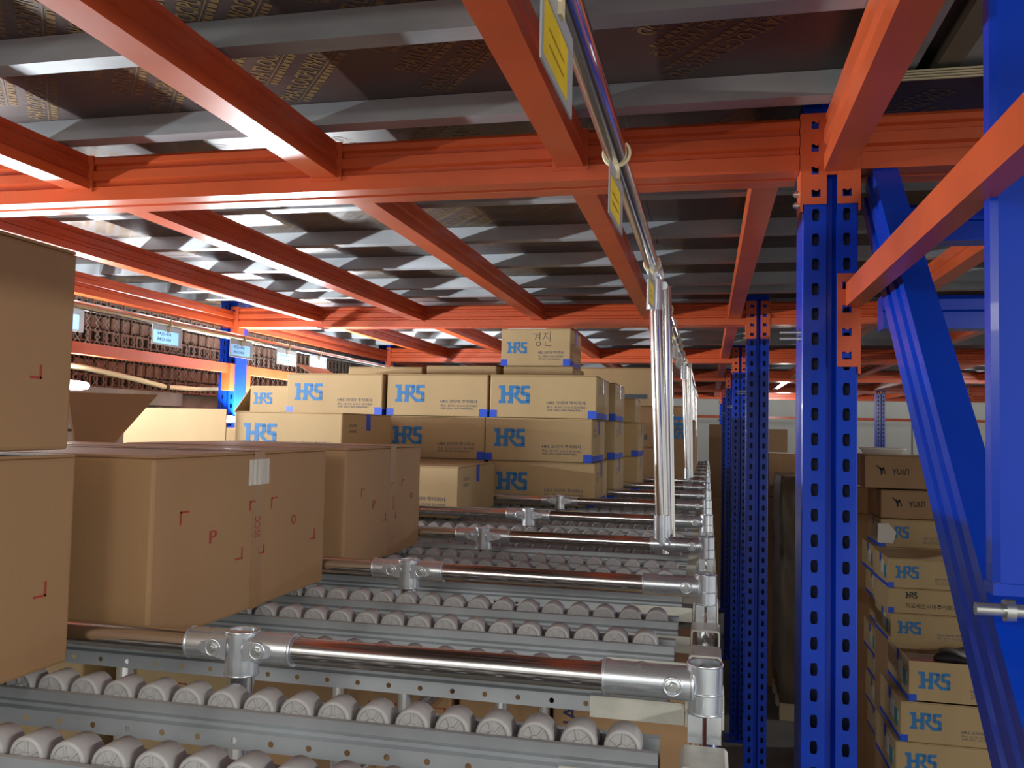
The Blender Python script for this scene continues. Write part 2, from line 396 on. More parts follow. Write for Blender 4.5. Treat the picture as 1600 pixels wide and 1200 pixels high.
# ------------------------------------------------------------------ cross beams and joists
def beam_profile(y0, z0, z1, dpt):
    f = lambda t: z0+(z1-z0)*t
    y1 = y0+dpt; m = (y0+y1)/2
    return [(y0, f(0)), (y0, f(.30)), (y0+.009, f(.34)), (y0+.009, f(.42)), (y0, f(.46)), (y0, f(.66)), (y0+.009, f(.70)), (y0+.009, f(.78)), (y0+.001, f(.82)),
            (y0+.001, f(.93)), (y0+.007, f(1)), (y1-.007, f(1)), (y1-.001, f(.93)), (y1-.001, f(0)), (m+.006, f(0)), (m+.005, f(.07)), (m-.009, f(.07)), (m-.010, f(.0))]
def bracket_mesh(side):
    # perforated end plate hooked on the column flange; side = -1 left flange, +1 right flange
    W0, W1, c = (-.045, -.006, -.0235) if side < 0 else (.011, .045, .027)
    g = G()
    for i in range(4): hole_tile(g, c, -1.5*HP+i*HP*.93+.005, W0, W1, HP*.93/2, SQUARE, lambda x, z: (x, -.004, z))
    zl, zh = -1.5*HP+.005-HP*.465, -1.5*HP+.005+3*HP*.93+HP*.465
    xo = W0 if side < 0 else W1
    g.add([(xo, -.004, zl), (xo, -.004, zh), (xo, .06, zh), (xo, .06, zl-.0)], [(0, 1, 2, 3)])
    xs = xo - .0015*(-side)
    g.box(min(xo, xo+side*.004), -.004, zl-.012, max(xo, xo+side*.004), .055, zh)
    # hook tabs left at the top of each slot
    for i in range(4):
        zc = -1.5*HP+i*HP*.93+.005
        g.tube((c+.001, -.0045, zc+.0065), (c+.001, -.001, zc+.0065), .0035, 8)
    return g.mesh('end_bracket', ORANGE, recalc=False)
BR = {-1: bracket_mesh(-1), 1: bracket_mesh(1)}
BOLT = G().tube((0, 0, 0), (.034, 0, 0), .0035, 10).tube((-.006, 0, 0), (0, 0, 0), .007, 6).tube((.010, 0, 0), (.016, 0, 0), .0065, 6).mesh('bolt', STEELBOLT)
BOLTS = G().tube((-.004, 0, 0), (.009, 0, 0), .0035, 10).tube((0, 0, 0), (.006, 0, 0), .0065, 6).mesh('bolt', STEELBOLT)
def cross_beam(x0, x1, y, label, group=None):
    t = thing('cross_beam', label, 'beam', ((x0+x1)/2, y, 0), 0, group)
    h = (x1-x0)/2
    G().extrude(beam_profile(0, ZB, ZT, .1), 'x', -h+.050, h-.050).build('beam_body', ORANGE, t)
    link('end_bracket', BR[1], t, (-h, 0, 2.424)); link('end_bracket', BR[-1], t, (h, 0, 2.424))
    for z in (2.372, 2.352): link('bolt', BOLTS, t, (h-.049, .03, z), (0, 0, PI))
    return t
for k, y in enumerate(YS):
    cross_beam(XL, XC, y, f'orange ribbed cross beam over the rack lanes, {NEAR[k]}')
    cross_beam(XC, XR, y, f'orange ribbed cross beam over the right aisle, {NEAR[k]}')
    if k > 2: cross_beam(XR, XR+2.446, y, f'orange cross beam deep in the far right bays, {NEAR[k]}', None)
JW = .05
def joist(x, y0, y1, label, z0=2.43, z1=2.50, wd=JW, group=None, plates=True):
    t = thing('ceiling_joist', label, 'joist', (x, y0, 0), 0, group)
    h = wd/2; f = lambda q: z0+(z1-z0)*q
    prof = [(-h, f(0)), (h, f(0)), (h, f(.30)), (h-.005, f(.36)), (h-.005, f(.46)), (h, f(.52)), (h, f(.74)), (h-.005, f(.80)), (h-.005, f(.90)), (h-.003, f(1)),
            (-h+.003, f(1)), (-h+.005, f(.90)), (-h+.005, f(.80)), (-h, f(.74)), (-h, f(.52)), (-h+.005, f(.46)), (-h+.005, f(.36)), (-h, f(.30))]
    G().extrude(prof, 'y', 0, y1-y0).build('joist_body', ORANGE, t)
    if plates:
        G().box(-h-.008, -.001, z0-.006, h+.008, .003, z1).build('end_plate', ORANGE, t)
        G().box(-h-.008, y1-y0-.003, z0-.006, h+.008, y1-y0+.001, z1).build('end_plate', ORANGE, t)
    return t
JX = [(-1.795, 'leftmost'), (-1.29, 'second from the left'), (-.733, 'third from the left'), (-.25, 'fourth from the left'), (.105, 'beside the blue column')]
JR = [.70, 1.20, 1.72, 2.22]
bayname = ['in the bay overhead', 'in the second bay', 'in the third bay', 'in the fourth bay', 'in the fifth bay', 'in the sixth bay']
edges = [-.5]+YS
for k in range(6):
    y0, y1 = edges[k]+.1, edges[k+1]
    for x, nm in JX:
        if k == 0 and x > .05:
            joist(.213, y0, y1, 'orange box joist running overhead from the big blue column', 2.402, 2.50, .046); continue
        joist(x, y0, y1, f'orange ceiling joist {bayname[k]}, {nm}')
    for i, x in enumerate(JR):
        if k == 0: continue
        joist(x, y0, y1, f'orange ceiling joist {bayname[k]} over the right aisle, {["first","second","third","fourth"][i]} from the columns')
    if k > 0 and k < 5:
        joist(XL, y0, y1, f'orange edge beam along the left wall {bayname[k]}', 2.405, 2.482, .05)
for k in (1, 2):
    y0, y1 = YS[k-1]+.1, YS[k]
    t = thing('wall_rail', f'orange rail across the brick wall below the ceiling, {["first","second"][k-1]} bay', 'rail', (XL+.02, y0, 0))
    G().box(-.015, .02, 2.185, .015, y1-y0-.02, 2.228).build('rail_bar', ORANGE, t)
    G().box(-.022, y1-y0-.045, 2.10, .022, y1-y0-.003, 2.228).build('rail_bracket', ORANGE, t)
    if k == 2: G().box(-.022, .003, 2.10, .022, .045, 2.228).build('rail_bracket', ORANGE, t)
# lower orange rail running to the camera from the big column
t = thing('orange_rail', 'plain orange square rail rising from the big blue column to the top right', 'rail', (.226, YS[0], 0))
G().extrude([(-.0, 2.168), (.026, 2.168), (.026, 2.207), (-.0, 2.207)], 'y', -2.0, -.004).build('rail_bar', ORANGE, t)
br = link('rail_bracket', BR[1], t, (-.025, 0, 2.145))
# purlins
PY = [.34, .74, 1.146, 1.479, 2.05, 2.477, 2.874, 3.30, 3.51]+[3.95+.41*i for i in range(20)]
for i, y in enumerate(PY):
    x1 = .235 if y < 1.5 else 4.7
    if y < 1.5: lb = f'grey steel purlin under the printed plywood overhead, {["behind the frame","first","second","third"][i]} in view'
    elif y < 3.6: lb = f'grey steel purlin under plywood in the second bay, {["first","second","third","fourth","fifth"][i-4]} from the camera'
    else: lb = f'thin grey purlin under the far plywood, {ordn[i-9] if i-9 < 18 else "farthest" if i-9 == 19 else "last but one"} beyond the second cross beam'
    g = G()
    g.extrude([(y-.020, 2.5025), (y+.020, 2.5025), (y+.020, 2.5440), (y-.020, 2.5440)], 'x', -2.55, x1)
    o = g.build('purlin', PURLIN)
    tag(o, lb, 'purlin', None if y < 3.6 else 'far purlins')

# ------------------------------------------------------------------ blue brace, near post, guard frame (right)
t = thing('diagonal_brace', 'wide blue ribbed diagonal channel slanting down at the right', 'brace', (.27, 1.62, 2.395))
L = 3.0; dr = Vector((0, -math.sqrt(.5), -math.sqrt(.5))); up = Vector((0, -math.sqrt(.5), math.sqrt(.5)))
prof = [(0, -.053), (0, -.026), (.005, -.021), (.005, -.013), (0, -.008), (0, .015), (.005, .020), (.005, .028), (0, .033), (0, .053), (.040, .053), (.040, .045), (.034, .045), (.034, .049), (.006, .049), (.006, -.049), (.040, -.049), (.040, -.053)]
vs = []
for s in (0, L):
    for px_, q in prof: vs.append(Vector((px_, 0, 0)) + dr*s + up*q)
n = len(prof)
G().add(vs, [(i, (i+1) % n, n+(i+1) % n, n+i) for i in range(n)] + [tuple(range(n)), tuple(range(n, 2*n))]).build('channel', BLUE, t)
link('bolt', G().tube((-.03, 0, 0), (.03, 0, 0), .006, 12).tube((-.006, 0, 0), (.002, 0, 0), .011, 6).mesh('bolt', STEELBOLT), t, (0, -.745, -.600))
t = thing('near_post', 'broad flat blue post at the right edge, nearest the camera', 'post', (.247, .85, 0))
G().extrude([(0, 0), (.006, -.003), (.10, -.003), (.10, .03), (.094, .03), (.094, .003), (.006, .003), (.006, .017), (0, .017)], 'z', 1.823, 2.60).build('post_channel', BLUE, t)
G().box(-.001, -.006, 1.813, .10, .02, 1.823).build('weld_seam', BLUE, t)
t = thing('blue_barrier', 'blue frame with two horizontal bars behind the diagonal brace', 'frame', (.84, 1.95, 0))
G().box(-.04, -.01, 0, .04, .07, 2.52).build('frame_post', BLUE, t)
for z0, z1 in ((2.362, 2.445), (2.178, 2.25)):
    m_ = z0+(z1-z0)*.5
    g = G().extrude([(0, z0), (.06, z0), (.06, z1-.012), (.05, z1), (.02, z1), (.008, z1-.01), (.008, m_+.004), (0, m_-.002)], 'x', -.48, -.04)
    g.build('bar', BLUE, t)

# ------------------------------------------------------------------ flow rack
ZR = 1.681        # top of the rollers
ZG = 1.7075       # axis of the guide tubes
TR = .014
GY = [.36, .87, 1.41, 1.915, 2.42, 2.95, 3.43, 3.94, 4.45, 4.96, 5.47, 5.98, 6.49, 7.0]
TX = -.491
rack = thing('flow_rack', 'chrome tube flow rack carrying guide tubes between its roller lanes', 'rack', (0, 0, 0))
def elbow():
    g = G()
    g.tube((0, 0, ZG-.026), (0, 0, ZG+.021), .0168, 24, hollow=.0142)
    g.tube((-.098, 0, ZG), (-.010, 0, ZG), .0165, 24, hollow=.0143)
    # pinched collar round the bolt, split lugs underneath
    g.ring((-.030, -.0155, ZG), (0, 1, 0), .0085, .0014, 18, 6)
    for x_ in (-.097, -.012): g.ring((x_, 0, ZG), (1, 0, 0), .0166, .0009, 24, 6)
    for z_ in (ZG-.025, ZG-.006, ZG+.020): g.ring((0, 0, z_), (0, 0, 1), .0168, .0008, 24, 6)
    g.box(-.0155, -.012, ZG-.052, -.002, .012, ZG-.026).box(.002, -.012, ZG-.052, .0155, .012, ZG-.026)
    return g.mesh('elbow_joint', CAST)
def tee():
    g = G()
    g.tube((-.062, 0, ZG), (.062, 0, ZG), .0166, 24, hollow=.0143)
    g.tube((0, 0, ZG-.030), (0, 0, ZG+.0175), .0180, 24, hollow=.0143)
    for x_ in (-.061, .061): g.ring((x_, 0, ZG), (1, 0, 0), .0168, .0009, 24, 6)
    for z_ in (ZG-.029, ZG+.0165): g.ring((0, 0, z_), (0, 0, 1), .018, .0008, 24, 6)
    for s in (-1, 1):
        g.ring((s*.026, -.0155, ZG), (0, 1, 0), .0085, .0014, 18, 6)
        g.add([(s*.010, -.0175, ZG+.012), (s*.040, -.0165, ZG+.006), (s*.044, -.0165, ZG), (s*.040, -.0165, ZG-.006), (s*.010, -.0175, ZG-.012)], [(0, 1, 2, 3, 4)])
    return g.mesh('tee_joint', CAST)
BOLTF = G().tube((0, -.0195, 0), (0, -.014, 0), .0052, 6).tube((0, -.0215, 0), (0, -.0195, 0), .0028, 10).mesh('joint_bolt', STEELBOLT)
ELB, TEE = elbow(), tee()
GT = {}
for k, y in enumerate(GY):
    far = k > 8
    gt = G().tube((-1.95, 0, ZG), (-.085, 0, ZG), TR, 24 if not far else 12).build('guide_tube', CHROME, rack); gt.location = (0, y, 0)
    e = link('elbow_joint', ELB, rack, (0, y, 0)); link('joint_bolt', BOLTF, e, (-.030, 0, ZG))
    if not far:
        te = link('tee_joint', TEE, rack, (TX, y, 0))
        for s in (-1, 1): link('joint_bolt', BOLTF, te, (s*.026, 0, ZG))
        G().tube((TX, y, .9), (TX, y, ZG-.012), TR, 16).build('tee_post', CHROME, rack)
    if k in (1, 2):
        yp = 1.17 if k == 1 else 1.50
        G().tube((-.85+.2*(k == 2), yp, .6), (-.85+.2*(k == 2), yp, 1.60), .014, 14).build('rack_post', CHROME, rack)
        G().tube((-.27, yp, .6), (-.27, yp, 1.60), .010, 14).build('rack_post', CHROME, rack)
        G().tube((TX+.05, y-.1, 1.50), (TX+.05, y+(.36 if k == 1 else .1), 1.50), TR, 16).build('lower_tube', CHROME, rack)
fy = G().tube((0, .2, ZR-.046), (0, 8.0, ZR-.046), TR, 20, hollow=.0125).build('front_tube', CHROME, rack)
G().tube((-1.9, .2, ZR-.078), (-1.9, 8.0, ZR-.078), TR, 12).build('rear_tube', CHROME, rack)
G().tube((-1.0, .2, ZR-.078), (-1.0, 8.0, ZR-.078), TR, 12).build('mid_tube', CHROME, rack)
for y in (.36, 3.43, 5.47, 7.0):
    G().tube((0, y, 0), (0, y, ZG-.03), TR, 14).build('rack_post', CHROME, rack)
    G().tube((-1.9, y, 0), (-1.9, y, ZG+.01), TR, 14).build('rack_post', CHROME, rack)
# label rails and their poles
RX, RZ = -.1165, 2.306
G().tube((RX, -.6, RZ), (RX, 4.30, RZ-.015), TR, 24).build('label_rail', CHROME, rack)
G().tube((RX+.02, 4.5, RZ-.03), (RX+.02, 8.0, RZ-.04), TR, 14).build('label_rail', CHROME, rack)
G().tube((RX, -.6, 0), (RX, -.6, RZ), TR, 14).build('label_pole', CHROME, rack)
for (y, zt) in ((1.915, 2.302), (4.43, 2.30), (6.49, 2.28)):
    G().tube((-.092, y, ZG-.02), (RX, y+.005, zt-.02), TR, 24).build('label_pole', CHROME, rack)
    G().tube((-.079, y+.035, ZG), (RX+.022, y+.03, zt-(0 if y > 4 else .03)), TR-.001, 20, hollow=.011).build('label_pole', CHROME, rack)
    g = G().tube((-.0935, y, ZG+.0), (-.0945, y, ZG+.062), .0175, 24, hollow=.0146).tube((-.118, y, ZG), (-.066, y, ZG), .0168, 24, hollow=.0143)
    g.ring((-.083, y-.016, ZG+.006), (0, 1, 0), .007, .002, 16, 6)
    j = g.build('pole_clamp', CAST, rack)
    g = G().tube((RX-.001, y+.004, zt-.085), (RX, y+.005, zt-.018), .0172, 24, hollow=.0146)
    g.tube((RX, y-.035, zt), (RX, y+.05, zt), .0178, 24, hollow=.0146).tube((RX+.018, y+.01, zt-.03), (RX+.018, y+.03, zt-.03), .010, 10)
    g.build('pole_clamp', CAST, rack)
# left-hand label rail
LX = -1.88
G().tube((LX, .2, 2.298), (LX, 4.9, 2.298), TR, 16).build('label_rail', CHROME, rack)
G().tube((LX, 5.0, 2.29), (LX, 8, 2.29), TR, 12).build('label_rail', CHROME, rack)
for y in (4.86, 4.98): G().tube((LX+.02*(y > 4.9), y, ZG), (LX, y, 2.31), TR, 16, hollow=.011).build('label_pole', CHROME, rack)

# roller tracks : one thing per track
def roller_mesh():
    g = G(); n = 22; r = .017; hl = .014
    prof = [(-hl, r-.0035), (-hl, r-.0012), (-hl+.0015, r), (hl-.0015, r), (hl, r-.0012), (hl, r-.0035)]
    vs = [(rr*math.cos(2*PI*i/n), yy, rr*math.sin(2*PI*i/n)) for yy, rr in prof for i in range(n)]
    g.add(vs, [(k*n+i, k*n+(i+1) % n, (k+1)*n+(i+1) % n, (k+1)*n+i) for k in range(len(prof)-1) for i in range(n)], True)
    for sgn in (-1, 1):
        y0, y1 = sgn*hl, sgn*(hl-.0018)
        vs = [((r-.0035)*math.cos(2*PI*i/n), y, (r-.0035)*math.sin(2*PI*i/n)) for y in (y0, y1) for i in range(n)]
        g.add(vs, [(i, (i+1) % n, n+(i+1) % n, n+i) for i in range(n)] + [tuple(range(n, 2*n))])
        for k in range(6):
            a = k*PI/3+.3; c, s = math.cos(a), math.sin(a); wv = .0009
            p = lambda t, u, y: (t*c-u*s, y, t*s+u*c)
            g.add([p(.003, -wv, y0*.95), p(r-.0035, -wv, y0*.95), p(r-.0035, wv, y0*.95), p(.003, wv, y0*.95), p(.003, -wv, y1), p(r-.0035, -wv, y1), p(r-.0035, wv, y1), p(.003, wv, y1)], [(0, 1, 2, 3), (0, 1, 5, 4), (2, 3, 7, 6)])
        g.tube((0, sgn*(hl-.002), 0), (0, sgn*(hl+.001), 0), .0042, 10)
    return g.mesh('roller', ROLLER)
ROL = roller_mesh()
def rail_mesh(x0, x1):
    g = G(); z = ZR
    half = [(-.0160, z-.0150), (-.0212, z-.0135), (-.0228, z-.0150), (-.0228, z-.0250), (-.0205, z-.0275), (-.0175, z-.0300), (-.0175, z-.0335), (-.0215, z-.0360)]
    for s in (1, -1):
        g.extrude([(p[0]*s, p[1]) for p in half], 'x', x0, x1, closed=False)
    g.add([(x0, .0160, z-.0151), (x1, .0160, z-.0151), (x1, .0160, z-.034), (x0, .0160, z-.034)], [(0, 1, 2, 3)])
    g.add([(x0, -.0160, z-.0151), (x1, -.0160, z-.0151), (x1, -.0160, z-.034), (x0, -.0160, z-.034)], [(0, 1, 2, 3)])
    zt, zb = z-.0360, z-.0530; zc = z-.0445; P = .02; r = .003
    hole = [(-r*.41, -r), (r*.41, -r), (r, -r*.41), (r, r*.41), (r*.41, r), (-r*.41, r), (-r, r*.41), (-r, -r*.41)]
    x = x1-.053
    g.add([(x1, -.0215, zb), (x1, -.0215, zt), (x+.02, -.0215, zt), (x+.02, -.0215, zb)], [(0, 1, 2, 3)])
    while x-.02 > max(x0, -1.3):
        cx = x; ov = [(cx-P, zb), (cx+P, zb), (cx+P, zc-r*.41), (cx+P, zc+r*.41), (cx+P, zt), (cx-P, zt), (cx-P, zc+r*.41), (cx-P, zc-r*.41)]
        hv = [(cx+a, zc+b) for a, b in hole]
        g.add([(a, -.0215, b) for a, b in hv+ov], [(i, (i+1) % 8, 8+(i+1) % 8, 8+i) for i in range(8)])
        x -= .04
    g.add([(x0, -.0215, zb), (x+.02, -.0215, zb), (x+.02, -.0215, zt), (x0, -.0215, zt)], [(0, 1, 2, 3)])
    g.add([(x0, .0215, zb), (x1, .0215, zb), (x1, .0215, zt), (x0, .0215, zt)], [(0, 1, 2, 3)])
    return g.mesh('rail_channel', GALV, recalc=False)
RAIL = rail_mesh(-1.92, -.040)
ENDB = G().box(-.128, -.0245, ZR-.056, -.022, -.0225, ZR-.034).box(-.128, -.0245, ZR-.058, -.022, .02, ZR-.056).mesh('end_bracket', ZINC)
def saddle():
    g = G(); z = ZR-.022; W = .021; t_ = .0025
    o = [(-W, z-.036), (-W, z-.003), (-W+.003, z), (W-.003, z), (W, z-.003), (W, z-.036)]
    i_ = [(W-t_, z-.036), (W-t_, z-.0045), (W-.0045, z-t_), (-W+.0045, z-t_), (-W+t_, z-.0045), (-W+t_, z-.036)]
    pts = o+i_
    n = 6
    for y0, y1 in ((-.028, .028),):
        vs = [(p[0], y0, p[1]) for p in pts] + [(p[0], y1, p[1]) for p in pts]
        fs = [(k, k+1, 12+k+1, 12+k) for k in range(5)] + [(6+k, 7+k, 19+k, 18+k) for k in range(5)]
        fs += [(k, k+1, 10-k, 11-k) for k in range(5)] + [(12+k, 13+k, 22-k, 23-k) for k in range(5)] + [(0, 11, 23, 12), (5, 6, 18, 17)]
        g.add(vs, fs)
    return g.mesh('saddle_bracket', ZINC)
SAD = saddle()
ti = 0
for k, gy in enumerate(GY[:-1]):
    gap = GY[k+1]-gy
    for oi, off in enumerate(((None, .294, .454), (.16, .334, .484), (.16, .325, .452))[k] if k < 3 else (.15, .31, gap-.05)):
        if off is None: continue
        yc = gy+off
        lb = f'grey roller track with milky wheels, {["near","middle","far"][oi]} one of the {ordn[k]} rack lane from the camera'; gp = 'roller tracks of the rack'
        tr = thing('roller_track', lb, 'roller track', (0, yc, 0), 0, gp)
        link('rail_channel', RAIL, tr); link('end_bracket', ENDB, tr); link('saddle_bracket', SAD, tr)
        nvis = 30 if ti < 3 else 24 if ti < 8 else 12 if ti < 16 else 0
        x0r = -.072 - .007*(oi == 1)
        for i in range(nvis): link('roller', ROL, tr, (x0r-.04*i, 0, ZR-.017), (0, random.random()*6, 0))
        g = G()
        for i in range(nvis, 45, 1):
            if ti > 20 and i % 2: continue
            g.tube((x0r-.04*i, -.014, ZR-.017), (x0r-.04*i, .014, ZR-.017), .017, 12)
        o = g.build('rear_rollers', ROLLER, tr); o['kind'] = 'stuff'
        ti += 1

# ------------------------------------------------------------------ cartons
def cbody(name, w_, d, h, m, b=.004):
    """carton walls with a slight belly"""
    me = bevel_box(name, m, w_, d, h, b, 2)
    return me
def carton(name, label, x0, x1, y0, y1, z0, z1, m, group=None, rot=0, flaps=True, open_top=False, tape=None):
    w_, d, h = x1-x0, y1-y0, z1-z0
    t = thing(name, label, 'box', ((x0+x1)/2, (y0+y1)/2, z0), rot, group)
    if open_top:
        g = G(); a, b, th = w_/2, d/2, .004
        for bx in ((-a, -b, 0, a, -b+th, h), (-a, b-th, 0, a, b, h), (-a, -b+th, 0, -a+th, b-th, h), (a-th, -b+th, 0, a, b-th, h), (-a, -b, 0, a, b, .004)): g.box(*bx)
        g.build('carton_body', m, t)
    else:
        ft = .0035 if flaps else 0
        link('carton_body', cbody('carton_body', w_, d, h-ft, m), t)
        if flaps:
            for s in (-1, 1):
                link('top_flap', bevel_box('top_flap', m, w_-.001, d/2-.0025, ft, .001, 1), t, (0, s*d/4, h-ft), (s*random.uniform(-.004, .004), 0, 0))
    t['_'] = 0; del t['_']
    return t
def dims(t): pass
def strip(parent, x0, y0, z0, x1, y1, z1, m, name='tape'):
    return G().box(x0, y0, z0, x1, y1, z1).build(name, m, parent)
def decal(parent, me, name, loc, rot, sx, sy): return link(name, me, parent, loc, rot, (sx, sy, 1))

T_KO = text_mesh('HRS 코리아 주식회사', INKGREY)
T_AD = text_mesh('주소: 경기도 오산시 동부대로', INKGREY)
T_TL = text_mesh('전화: (031) 499-7000(대표)', INKGREY)
T_KOB = text_mesh('히로세코리아주식회사', INKBLACK)
def hrs(label, x0, y0, z0, w_=.384, d=.385, h=.152, rot=0, logo=INKBLUE, text=True, corner=True, side=True, small=False, kob=False, open_top=False, group='tan boxes with blue logo', left=False, ls=.42, name='logo_carton'):
    t = carton(name, label, x0, x0+w_, y0, y0+d, z0, z0+h, TAN, group, rot, open_top=open_top, flaps=not open_top)
    a, b, e = w_/2, d/2, .0007
    lh = h*ls if not kob else h*.25
    lw = lh*1.02 if not kob else lh
    decal(t, logo_mesh(logo), 'printed_logo', (-a+w_*.085 if not kob else -a+w_*.2, -b-e, h*(.33 if not kob else .62)), FRONT, lh*1.06, lh)
    if text and not kob:
        decal(t, T_KO, 'printed_text', (-a+w_*.54, -b-e, h*.315), FRONT, w_*.36, h*.085)
        decal(t, T_AD, 'printed_text', (-a+w_*.54, -b-e, h*.225), FRONT, w_*.36, h*.055)
        decal(t, T_TL, 'printed_text', (-a+w_*.54, -b-e, h*.155), FRONT, w_*.32, h*.055)
    if kob: decal(t, T_KOB, 'printed_text', (-a+w_*.2, -b-e, h*.22), FRONT, w_*.6, h*.2)
    if corner:
        strip(t, -a-e, -b-e, 0, -a+.026, -b, .026, TAPEBLUE)
        strip(t, a-.030, -b-e, 0, a+e, -b, .028, TAPEBLUE)
        strip(t, a, -b-e, 0.001, a+e, b*.7, .022, TAPEBLUE)
    if side:
        strip(t, a, -.018, h-.055, a+e, .018, h, TAPEBLUE)
        decal(t, T_AD, 'printed_text', (a+e, -b+.05, h*.7), RIGHT, .06, .012)
        decal(t, T_AD, 'printed_text', (a+e, -b+.05, h*.58), RIGHT, .06, .012)
    if left:
        strip(t, -a-e, -b, 0, -a, b, .016, TAPEBLUE)
        strip(t, -a-e, -.09, h*.35, -a, -.01, h*.82, WHITE, 'white_label')
        strip(t, -a-e*1.5, -.02-.12, h*.25, -a-e*.5, -.09, h*.68, TEAL, 'teal_label')
        strip(t, -a-e, -.165, h*.45, -a, -.145, h*.66, WHITE, 'white_label')
        strip(t, -a-e, -.02+.0, h*.7, -a, .02, h, TAPEBLUE)
    return t
# front corner marks
def bracket_marks(lst, s):
    out = []
    for y, z, kind, q in lst:
        out += ribbon([[(y, z-q*.9), (y, z), (y+q, z)]] if kind == 'tl' else [[(y-q, z), (y, z), (y, z+q*.9)]], s)
    return out
def brown(label, x1, y0, y1, z0, z1, w_, marks=None, tape=None, white=False, name='brown_carton'):
    t = carton(name, label, x1-w_, x1, y0, y1, z0, z1, KRAFT, 'plain brown cartons with red marks')
    a, yc = w_/2, (y0+y1)/2
    if marks:
        for br_ in marks['br']:
            polys = [[(p[0]-br_[0], p[1]-br_[1]) for p in q] for q in bracket_marks([br_], .0026)]
            link('printed_mark', flat(polys, INKRED, 'printed_mark'), t, (a+.0007, br_[0]-yc, br_[1]-z0), RIGHT)
        for body, y, z, sx, sy, r in marks['tx']:
            me = text_mesh(body, INKRED)
            if r:
                o = link('printed_letter', me, t, (a+.0007, y-yc+sx, z-z0), RIGHT); o.rotation_euler = Euler(RIGHT).to_matrix().to_4x4().to_euler()
                m = Matrix.Translation((a+.0007, y-yc+sx, z-z0)) @ Euler(RIGHT).to_matrix().to_4x4() @ Matrix.Rotation(PI/2, 4, 'Z') @ Matrix.Diagonal((sy, sx, 1, 1))
                o.matrix_local = m
            else: link('printed_letter', me, t, (a+.0007, y-yc, z-z0), RIGHT, (sx, sy, 1))
    if tape:
        strip(t, a, tape[0]-yc, 0, a+.0005, tape[1]-yc, z1-z0, TAPEBROWN)
        strip(t, -a*.2, tape[0]-yc, z1-z0+.002, a+.0005, tape[1]-yc, z1-z0+.0028, TAPEBROWN)
    if white: strip(t, a+.0004, white[0]-yc, white[2]-z0, a+.0012, white[1]-yc, white[3]-z0, WHITE, 'worn_label')
    return t
m2 = {'br': [(.972, 1.836, 'tl', .016), (1.141, 1.8365, 'tl', .013), (1.204, 1.837, 'tl', .016), (1.1225, 1.759, 'br', .016), (1.1845, 1.759, 'br', .012), (1.354, 1.760, 'br', .016)],
      'tx': [('P', 1.0385, 1.789, .018, .017, 0), ('O', 1.270, 1.791, .015, .015, 0), ('SSCC', 1.155, 1.783, .016, .031, 1)]}
brown('big brown carton printed SSCC with a worn white label, near rack front', -.640, .915, 1.393, ZR+.0008, 1.908, .56, m2, (1.148, 1.178), (1.133, 1.192, 1.860, 1.897))
m3 = {'br': [(1.5535, 1.8276, 'tl', .014), (1.7144, 1.8307, 'tl', .011), (1.7762, 1.834, 'tl', .013), (1.6834, 1.758, 'br', .014), (1.7432, 1.758, 'br', .011), (1.897, 1.762, 'br', .014)],
      'tx': [('P', 1.612, 1.787, .017, .016, 0), ('O', 1.833, 1.790, .014, .014, 0), ('SSCC', 1.720, 1.775, .014, .03, 1)]}
brown('brown carton with brown tape strip standing behind the SSCC carton', -.640, 1.478, 1.898, ZR+.0008, 1.907, .46, m3, (1.70, 1.735))
m1 = {'br': [(.803, 1.7617, 'br', .015)], 'tx': []}
brown('lower brown carton cut off by the left edge of the frame', -.687, .40, .842, ZR+.0008, 1.911, .52, m1)
m1b = {'br': [(.7815, 1.9925, 'br', .0135)], 'tx': []}
brown('upper brown carton stacked at the left edge of the frame', -.687, .40, .828, 1.916, 2.136, .52, m1b)
# open carton with a raised dark flap, lane of the second brown carton
t = carton('open_carton', 'open brown carton with one dark flap standing up beside the lamp', -1.60, -1.14, 1.46, 1.87, ZR, 1.885, KRAFT, open_top=True)
f = G().extrude([(-.262, .232), (-.20, .205), (-.172, .205), (-.016, .325), (-.285, .318)], 'x', .214, .218).build('top_flap', DARKIN, t)  # flap turned from the lamp, its shade put into the darker colour
G().box(.226, -.2, .2, .23, .2, .204).build('top_flap', KRAFT, t)
# open tan carton with an upright front flap
t = carton('open_carton', 'open tan carton with its pale front flap standing upright', -1.845, -1.480, 2.47, 2.86, ZR, 1.885, TAN, open_top=True)
a, b = .1825, .195
G().extrude([(-a, .204), (a, .204), (a, .31), (-a+.055, .31), (-a, .28)], 'y', -b, -b+.004).build('top_flap', TAN, t)
G().extrude([(-a+.01, .204), (a-.02, .204), (a-.05, .25), (-a+.03, .25)], 'y', b-.004, b).build('top_flap', TAN, t)
# logo boxes in front of the second bay
H = .152
y4 = 2.475
hrs('tan logo box on the rollers showing its blue-taped brown end', -1.10, y4, ZR, .385, .44, H, corner=False)
hrs('tan logo box half hidden behind the two brown cartons', -1.462, y4+.02, 1.835, .365, .42, H, corner=False)
carton('plain_carton', 'plain brown carton carrying the half-hidden logo box', -1.462, -1.11, y4+.03, y4+.43, ZR, 1.834, KRAFT)
y5 = 3.015
for i, (lb, xo) in enumerate((('tan logo box lowest in the right stack, half in shadow', -.765), ('tan logo box in the middle of the right stack', -.776), ('tan logo box on top of the right stack, below the marker-written box', -.762))):
    hrs(lb, xo, y5, ZR+.001+i*(H+.0015))
for i, (lb, xo) in enumerate((('tan logo box at the foot of the middle stack', -1.165), ('tan logo box in shadow in the middle stack, under the lit one', -1.164), ('tan logo box on top of the middle stack', -1.158))):
    hrs(lb, xo, y5+.012, ZR+.001+i*(H+.0015))
